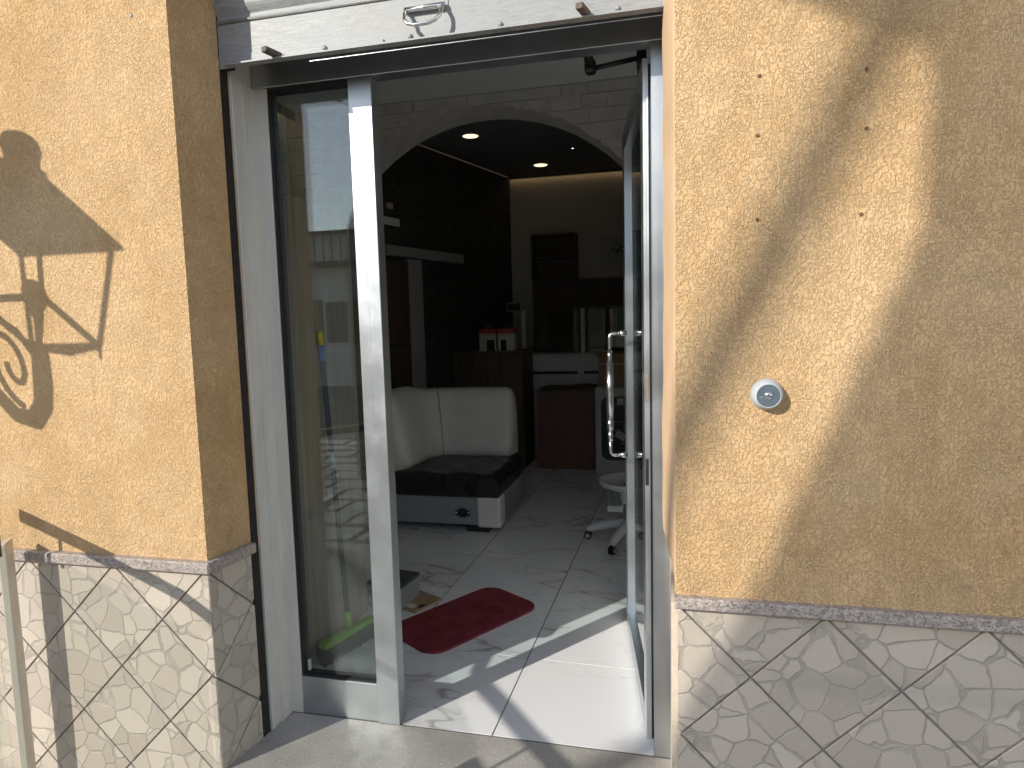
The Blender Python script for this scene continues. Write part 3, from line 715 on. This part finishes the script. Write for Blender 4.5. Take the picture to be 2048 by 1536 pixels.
# dark cabinet with two packs
dc = thing('dark_cabinet', 'dark walnut sideboard against the stone side wall', 'cabinet', (-1.83, 4.85, 0))
B().box(-2.20, -1.46, 4.62, 5.12, 0, 1.172, .002).out('carcass', 'dark_walnut', dc); B().box(-2.215, -1.445, 4.605, 5.13, 1.1725, 1.196, .002).out('top', 'dark_walnut', dc)
for k in range(2):
    d = B().box(-2.19+k*.365, -1.835+k*.365, 4.603, 4.6195, .06, 1.13, .002).out('door', 'dark_walnut', dc)
    B().lathe([(.008, 0), (.008, .012), (.012, .02), (.002, .024)], Matrix.Translation((-1.86+k*.06, 4.603, 1.06)) @ Matrix.Rotation(R(90), 4, 'X'), 12).out('knob', 'satin_steel', d)
for k, (x0, lab) in enumerate(((-1.92, 'white and red product pack on the dark sideboard, nearer the side wall'), (-1.725, 'white and red product pack on the dark sideboard, nearer the display counter'))):
    t = thing('product_pack', lab, 'pack', (x0+.085, 4.75, 1.197), 'packs on the sideboard')
    pk = B().box(x0, x0+.175, 4.66, 4.82, 1.1975, 1.42, .003).out('pack_body', 'white_carton', t)
    B().box(x0-.001, x0+.176, 4.657, 4.823, 1.375, 1.4215).out('red_band', 'red_print', pk)
    B().box(x0+.02, x0+.155, 4.6565, 4.6595, 1.36, 1.366).out('red_stripe', 'red_print', pk)
    B().box(x0+(.08 if k == 0 else .03), x0+(.16 if k == 0 else .09), 4.6565, 4.6595, 1.20, 1.31).out('dark_picture', 'dark_glass', pk)
    B().tube([(x0+.05, 4.74, 1.42), (x0+.06, 4.74, 1.45), (x0+.11, 4.74, 1.45), (x0+.12, 4.74, 1.42)], .005, 6).out('carry_handle', 'pale_print', pk)

# white display counter with glass case
dcn = thing('display_counter', 'white shop counter with glass display case on white posts', 'counter', (-.7, 5.5, 0))
bd = B().box(-1.63, .6, 5.30, 5.78, 0, 1.10, .003).out('base_cabinet', 'white_plastic', dcn)
B().box(-1.64, .61, 5.285, 5.79, 1.1005, 1.122, .003).out('worktop', 'white_plastic', dcn)
for k in range(3):
    x0 = -1.60+k*.66; d = B().box(x0, x0+.63, 5.288, 5.2995, .955, 1.09, .002).out('drawer_front', 'white_plastic', bd)
    B().box(x0+.01, x0+.60, 5.284, 5.2995, .905, .935).out('finger_slot', 'black_plastic', bd)
    B().box(x0, x0+.63, 5.288, 5.2995, .06, .895, .002).out('door_front', 'white_plastic', bd)
for k in range(3):
    x0 = -1.615+k*.655; B().box(x0, x0+.042, 5.31, 5.35, 1.1225, 1.615, .002).out('post', 'white_plastic', dcn)
B().box(-1.615, .55, 5.325, 5.331, 1.123, 1.60).out('glass_pane', 'case_glass', dcn); B().box(-1.62, .56, 5.31, 5.70, 1.6155, 1.623).out('glass_top', 'case_glass', dcn)
mo = thing('small_screen', 'small dark screen with pale frame at the end of the display counter', 'screen', (-1.64, 5.26, 1.62))
B().box(-1.76, -1.60, 5.24, 5.262, 1.60, 1.70, .002).out('bezel', 'grey_plastic', mo); B().box(-1.75, -1.61, 5.2385, 5.2395, 1.61, 1.69).out('display', 'dark_glass', mo); B().tube([(-1.66, 5.25, 1.60), (-1.60, 5.32, 1.60)], .008, 8).out('arm', 'grey_plastic', mo)
bs = thing('back_shelving', 'long dark shelving unit along the back wall behind the counter', 'shelving', (-.5, 5.83, 0))
B().box(-1.58, .8, 5.865, 5.879, 1.1, 1.95).out('back_panel', 'dark_walnut', bs)
for z in (1.14, 1.53, 1.93): B().box(-1.58, .8, 5.80, 5.864, z, z+.022).out('shelf', 'dark_walnut', bs)
for x in (-1.58, -1.02, -.46, .1): B().box(x, x+.02, 5.795, 5.7995, 1.12, 1.95).out('upright', 'dark_walnut', bs)
us = thing('wall_shelf_box', 'dark square wall shelf box with one shelf above the shelving', 'shelf', (-1.27, 5.8, 1.96))
B().box(-1.56, -1.54, 5.66, 5.878, 1.955, 2.47).out('side_panel', 'dark_walnut', us); B().box(-1.07, -1.05, 5.66, 5.878, 1.955, 2.47).out('side_panel', 'dark_walnut', us)
B().box(-1.5395, -1.0705, 5.86, 5.878, 1.956, 2.469).out('back_panel', 'dark_walnut', us)
for z in (1.955, 2.20, 2.45): B().box(-1.5395, -1.0705, 5.66, 5.8595, z, z+.02).out('shelf', 'dark_walnut', us)
pf = thing('framed_picture', 'pale framed picture with a dark sprig on the back wall', 'picture', (-.6, 5.87, 2.12))
B().box(-.80, -.40, 5.845, 5.879, 2.12, 2.44, .002).out('frame', 'picture_paper', pf)
sg = B()
for (a, c) in (((-.62, 2.22), (-.56, 2.30)), ((-.56, 2.30), (-.60, 2.36)), ((-.56, 2.30), (-.50, 2.33)), ((-.59, 2.26), (-.66, 2.29)), ((-.58, 2.27), (-.53, 2.24))):
    sg.tube([(a[0], 5.8445, a[1]), (c[0], 5.8445, c[1])], .006, 6)
sg.out('drawn_sprig', 'black_plastic', pf)

# sliding door on the side wall, wall plates
sdd = thing('sliding_door', 'dark sliding door with pale jamb and top track on the stone wall', 'door', skew(2.0, .02, 0))
skewbox(1.09, 2.30, .001, .06, 2.10, 2.19).out('top_track', 'grey_plastic', sdd)
skewbox(1.80, 2.0, .001, .05, 0, 2.085).out('jamb', 'grey_plastic', sdd)
skewbox(2.001, 2.5, .001, .04, 0, 2.06).out('door_panel', 'dark_walnut', sdd); skewbox(2.001, 2.5, .0405, .05, 1.30, 1.31).out('panel_groove', 'black_plastic', sdd)
tag(skewbox(2.15, 2.225, .001, .02, 2.515, 2.563).out('wall_plate', 'cream_paint'), 'small square cream wall plate above the wider one', 'wall plate')
wp = skewbox(2.07, 2.29, .001, .02, 2.37, 2.436).out('wall_plate', 'interior_white'); tag(wp, 'wide pale wall plate under the small square one', 'wall plate')
# lights
def down(x, y, r, lab, nm='downlight', em='lamp_disc'):
    t = thing(nm, lab, 'ceiling light', (x, y, 3.15), 'back room ceiling lights')
    B().lathe([(r*1.12, 3.155), (r*1.12, 3.150), (r*1.0, 3.146), (r*.96, 3.150)], Matrix.Translation((x, y, 0)), 36).out('trim_ring', 'white_plastic', t)
    B().lathe([(r*.95, 3.1495), (r*.95, 3.1475)], Matrix.Translation((x, y, 0)), 36).out('diffuser', em, t)
down(-1.755, 4.01, .072, 'round warm ceiling downlight nearest the arch'); down(-1.36, 5.29, .075, 'round warm ceiling downlight nearer the back wall')
down(-.937, 4.72, .009, 'tiny white pin light in the back room ceiling', 'pin_light', 'led_dot')
def cove(lab, boxa, strip):
    t = thing('led_cove', lab, 'cove light', (boxa[0], boxa[2], boxa[4]), 'cove lights along the ceilings')
    B().box(*boxa).out('cornice', 'ceiling_shaded', t); B().box(*strip).out('led_strip', 'led_strip', t)
cove('warm strip light above the cream back wall', (-1.85, 1.29, 5.80, 5.815, 3.135, 3.1555), (-1.83, 1.2, 5.83, 5.838, 3.149, 3.1545))
emit('led_dim', (1, .62, .36), .09)
t = thing('led_cove', 'dim strip light above the dark stone side wall', 'cove light', skew(.7, .06, 3.12), 'cove lights along the ceilings')
skewbox(.05, 2.4, .075, .085, 3.138, 3.1555).out('cornice', 'ceiling_shaded', t); skewbox(.06, 2.3, .04, .045, 3.15, 3.1545).out('led_strip', 'led_dim', t)
cove('strip light above the front room stone wall', (-2.86, -2.85, .9, 2.95, 3.08, 3.1475), (-2.90, -2.893, .95, 2.9, 3.142, 3.1465))

# ================================================================== OUTSIDE, LEFT OF FRAME
# glass balustrade: post seen at the left picture edge, rail shadow falls over wall and floor
RZ = .897
gbx = thing('glass_balustrade', 'glass balustrade with cream posts at the left edge', 'balustrade', (-2.0, -.6, -.17))
rail = [(-2.340, -.022, RZ), (-2.292, -.070, RZ), (-2.14, -.234, RZ), (-2.005, -.42, RZ), (-1.985, -.52, RZ), (-1.985, -.62, RZ), (-1.92, -.75, RZ), (-1.80, -.88, RZ), (-1.68, -1.02, RZ), (-1.50, -1.21, RZ), (-1.3, -1.42, RZ)]
B().tube(rail, .021, 16).out('handrail', 'brown_rail', gbx)
def gpost(x, y, d):
    d = Vector((*d, 0)).normalized(); M_ = Matrix(((d.x, -d.y, 0, x), (d.y, d.x, 0, y), (0, 0, 1, 0), (0, 0, 0, 1)))
    p = B().box(-.034, .034, -.012, .012, -.17, .795, .003, M_).out('post', 'cream_paint', gbx)
    B().box(-.06, .06, -.04, .04, -.1695, -.158, .003, M_).out('base_plate', 'cream_paint', p)
    B().tube([(x+d.x*.052, y+d.y*.052, .76), (x+d.x*.052, y+d.y*.052, RZ-.015)], .0065, 10).out('rail_bracket', 'brown_rail', p)
gpost(-2.258, -.048, (.55, -.83)); gpost(-1.69, -1.03, (.66, -.75))
def gpane(a, c):
    a, c = Vector((*a, 0)), Vector((*c, 0)); d = (c-a).normalized(); L = (c-a).length
    M_ = Matrix(((d.x, -d.y, 0, a.x), (d.y, d.x, 0, a.y), (0, 0, 1, 0), (0, 0, 0, 1)))
    B().box(0, L, -.005, .005, -.10, .80, 0, M_).out('glass_pane', 'balustrade_glass', gbx)
gpane((-2.275, -.09), (-1.99, -.50)); gpane((-1.99, -.52), (-1.715, -.985)); gpane((-1.665, -1.06), (-1.32, -1.40))

# wall lantern on scroll bracket, left of the frame
DC = .60; YC = .04-DC; XC = -2.60
ln = thing('wall_lantern', 'square wrought iron wall lantern on a scroll bracket, shadow on the left wall', 'lantern', (XC, .04, 1.5))
LMt = Matrix.Translation((XC, YC, 0))
zr = 2.255; hr = .209
def ring(h, z): return [(-h, -h, z), (h, -h, z), (h, h, z), (-h, h, z)]
rf = B(); V = ring(hr, zr)+ring(hr, zr+.012)+ring(.055, zr+.150)+ring(.055, zr+.165)
F = [(0, 1, 2, 3), (12, 13, 14, 15)]+[(r+i, r+(i+1) % 4, r+4+(i+1) % 4, r+4+i) for r in (0, 4, 8) for i in range(4)]
rf.mesh([(LMt @ Vector(v)) for v in V], F); rfo = rf.out('roof', 'iron_black', ln)
B().lathe([(.062, zr+.160), (.058, zr+.180), (.060, zr+.196), (.068, zr+.220), (.060, zr+.246), (.036, zr+.260), (.002, zr+.265)], LMt, 28).out('cap', 'iron_black', rfo)
zt2, zb2, ht, hbm = zr, 1.905, .184, .138
for sx in (-1, 1):
    for sy in (-1, 1):
        B().tube([(XC+sx*ht, YC+sy*ht, zt2), (XC+sx*hbm, YC+sy*hbm, zb2)], .0095, 8).out('corner_bar', 'iron_black', ln)
        B().tube([(XC+sx*hbm, YC+sy*hbm, zb2+.01), (XC+sx*hbm, YC+sy*hbm, zb2-.045)], [.010, .003], 8).out('foot_spike', 'iron_black', ln)
bfr = B(); tfr = B()
for (a, c) in (((-1, -1), (1, -1)), ((1, -1), (1, 1)), ((1, 1), (-1, 1)), ((-1, 1), (-1, -1))):
    bfr.tube([(XC+a[0]*hbm, YC+a[1]*hbm, zb2), (XC+c[0]*hbm, YC+c[1]*hbm, zb2)], .012, 8); tfr.tube([(XC+a[0]*ht, YC+a[1]*ht, zt2-.004), (XC+c[0]*ht, YC+c[1]*ht, zt2-.004)], .012, 8)
bfr.out('bottom_frame', 'iron_black', ln); tfr.out('top_frame', 'iron_black', ln)
sp2 = B()
for a in (0, 90, 180, 270):
    d = Vector((math.cos(R(a+45)), math.sin(R(a+45)), 0))*hbm*1.414
    sp2.tube([(XC+d.x, YC+d.y, zb2), (XC+d.x*.5, YC+d.y*.5, zb2-.065), (XC, YC, zb2-.09)], .0065, 8)
sp2.out('cradle', 'iron_black', ln)
B().tube([(XC, YC, zb2-.09), (XC, YC, zb2+.04)], .012, 10).out('lamp_stem', 'iron_black', ln)
B().lathe([(.018, 0), (.022, .02), (.038, .05), (.044, .08), (.034, .105), (.012, .118)], Matrix.Translation((XC, YC, zb2+.02)), 20).out('bulb', 'white_plastic', ln)
arm = [(XC, YC, zb2-.08), (XC, YC, zb2-.20), (XC, YC+.01, zb2-.29), (XC, YC+.06, zb2-.37), (XC, YC+.16, zb2-.415), (XC, YC+.30, zb2-.40), (XC, YC+.45, zb2-.345), (XC, .045, zb2-.32)]
B().tube(arm, [.030, .034, .032, .030, .026, .024, .022, .022], 12).out('bracket_arm', 'iron_black', ln)
def spiral(cy_, cz_, r0, r1, a0, a1, n=22): return [(XC, cy_+(r0+(r1-r0)*k/n)*math.cos(R(a0+(a1-a0)*k/n)), cz_+(r0+(r1-r0)*k/n)*math.sin(R(a0+(a1-a0)*k/n))) for k in range(n+1)]
B().tube(spiral(YC+.16, zb2-.24, .125, .03, 250, 700), .011, 8).out('scroll', 'iron_black', ln)
B().tube(spiral(YC+.37, zb2-.24, .10, .025, 300, -150), .011, 8).out('scroll', 'iron_black', ln)
B().tube([(XC, YC+.0, zb2-.14), (XC, YC+.12, zb2-.10), (XC, YC+.28, zb2-.13), (XC, YC+.42, zb2-.05), (XC, .045, zb2+.02)], .012, 8).out('upper_strut', 'iron_black', ln)
B().box(XC-.04, XC+.04, .018, .0395, zb2-.42, zb2+.1, .004).out('wall_plate', 'iron_black', ln)

# ---- added shade screen and pole, houses across the street
T = 4.3
def tx_(x): return x-.776*T
def tz_(z): return z+.62*T
hB = thing('shade_screen', 'unseen slatted screen added across the lane to shade the right wall', 'screen', (tx_(.9), -T, -.34))  # unseen slats added and outlined to cast partial shade on the right wall
def top_of(x):                       # height of the raking edge, in facade coordinates
    if x >= .515: return 2.62
    P_ = [(-.26, -.1), (-.023, .454), (.142, .763), (.515, 1.68)]
    for (xa, za), (xb, zb_) in zip(P_, P_[1:]):
        if xa <= x <= xb: return za+(zb_-za)*(x-xa)/(xb-xa)
    return -9
for k in range(110):
    x = -.25+k*.02; zt_ = top_of(x)
    B().box(tx_(x)-.0066, tx_(x)+.0066, -T-.002, -T+.002, -.345, tz_(zt_)).out('slat', 'raw_pole', hB)
    if .17 < x < .515:
        z0_ = 2.26-.16*(x-.17)/.34; B().box(tx_(x)-.0066, tx_(x)+.0066, -T-.002, -T+.002, tz_(z0_), tz_(2.62)).out('slat', 'raw_pole', hB)
for z in (.4, 2.0, 3.2): B().box(tx_(-.1 if z < 2.6 else .2), tx_(2.02), -T-.012, -T-.0025, z, z+.014).out('batten', 'raw_pole', hB)
B().box(tx_(.15), tx_(2.02), -T-.012, -T-.0025, tz_(2.6), tz_(2.62)).out('batten', 'raw_pole', hB)
B().box(tx_(1.98), tx_(2.05), -T-.1, -T-.03, -.345, tz_(2.62)).out('post', 'raw_pole', hB)
def house(lab, x0, x1, y0, y1, h, mat, rmat, roofh):
    t = thing('town_house', lab, 'house', ((x0+x1)/2, (y0+y1)/2, -.34))
    B().box(x0, x1, y0, y1, -.35, h).out('wall', mat, t)
    B().prism([(y0-.3, h+.001), (y1+.3, h+.001), ((y0+y1)/2, h+roofh)], x0-.3, x1+.3, 'x').out('roof', rmat, t)
    n = max(1, int((x1-x0)/2.2))
    for k in range(n):
        x = x0+(k+.5)*(x1-x0)/n-.45
        for z in ([.9, 3.3] if h > 4.5 else [.9]):
            wn = B().box(x, x+.9, y1+.002, y1+.03, z, z+1.4, .01).out('window', 'house_white', t); B().box(x+.08, x+.82, y1+.031, y1+.04, z+.08, z+1.32).out('pane', 'dark_glass', wn)
            B().box(x-.45, x-.01, y1+.002, y1+.05, z, z+1.4, .01).out('shutter', 'shutter_green', wn); B().box(x+.91, x+1.35, y1+.002, y1+.05, z, z+1.4, .01).out('shutter', 'shutter_green', wn)
    return t
hA = house('white house with an upper railing at the far end of the street', -15.5, -8.6, -21, -15.5, 4.3, 'house_white', 'roof_tile', .5)
rb = B()
for k in range(24): rb.tube([(-15.2+k*.28, -15.1, 3.4), (-15.2+k*.28, -15.1, 4.2)], .02, 6)
rb.box(-15.4, -8.7, -15.13, -15.07, 4.17, 4.23); rb.box(-15.4, -8.7, -15.48, -15.02, 3.25, 3.4)
rb.out('balcony_railing', 'iron_black', hA)
house('beige low house left of the street', -26, -17, -20, -13, 3.4, 'house_plaster', 'roof_tile', 1.2)
house('wide beige house facing the shop across the square', -7.2, 7.5, -22, -14.5, 4.4, 'house_plaster', 'roof_tile', 1.0)
pr = thing('shade_pole', 'unseen leaning pole added to cast a shadow band on the right wall', 'pole', (-10.6, -9, -.34))  # out-of-view pole made up for the soft diagonal shadow band
a_, b_ = Vector((.46-.776*9, -9, 2.20+.62*9)), Vector((.0-.776*9, -9, 1.25+.62*9)); dd = (b_-a_); foot = a_+dd*((a_.z+.33)/(a_.z-b_.z))
B().tube([a_-dd*.25, b_, foot], [.045, .05, .07], 14).out('pole', 'raw_pole', pr)
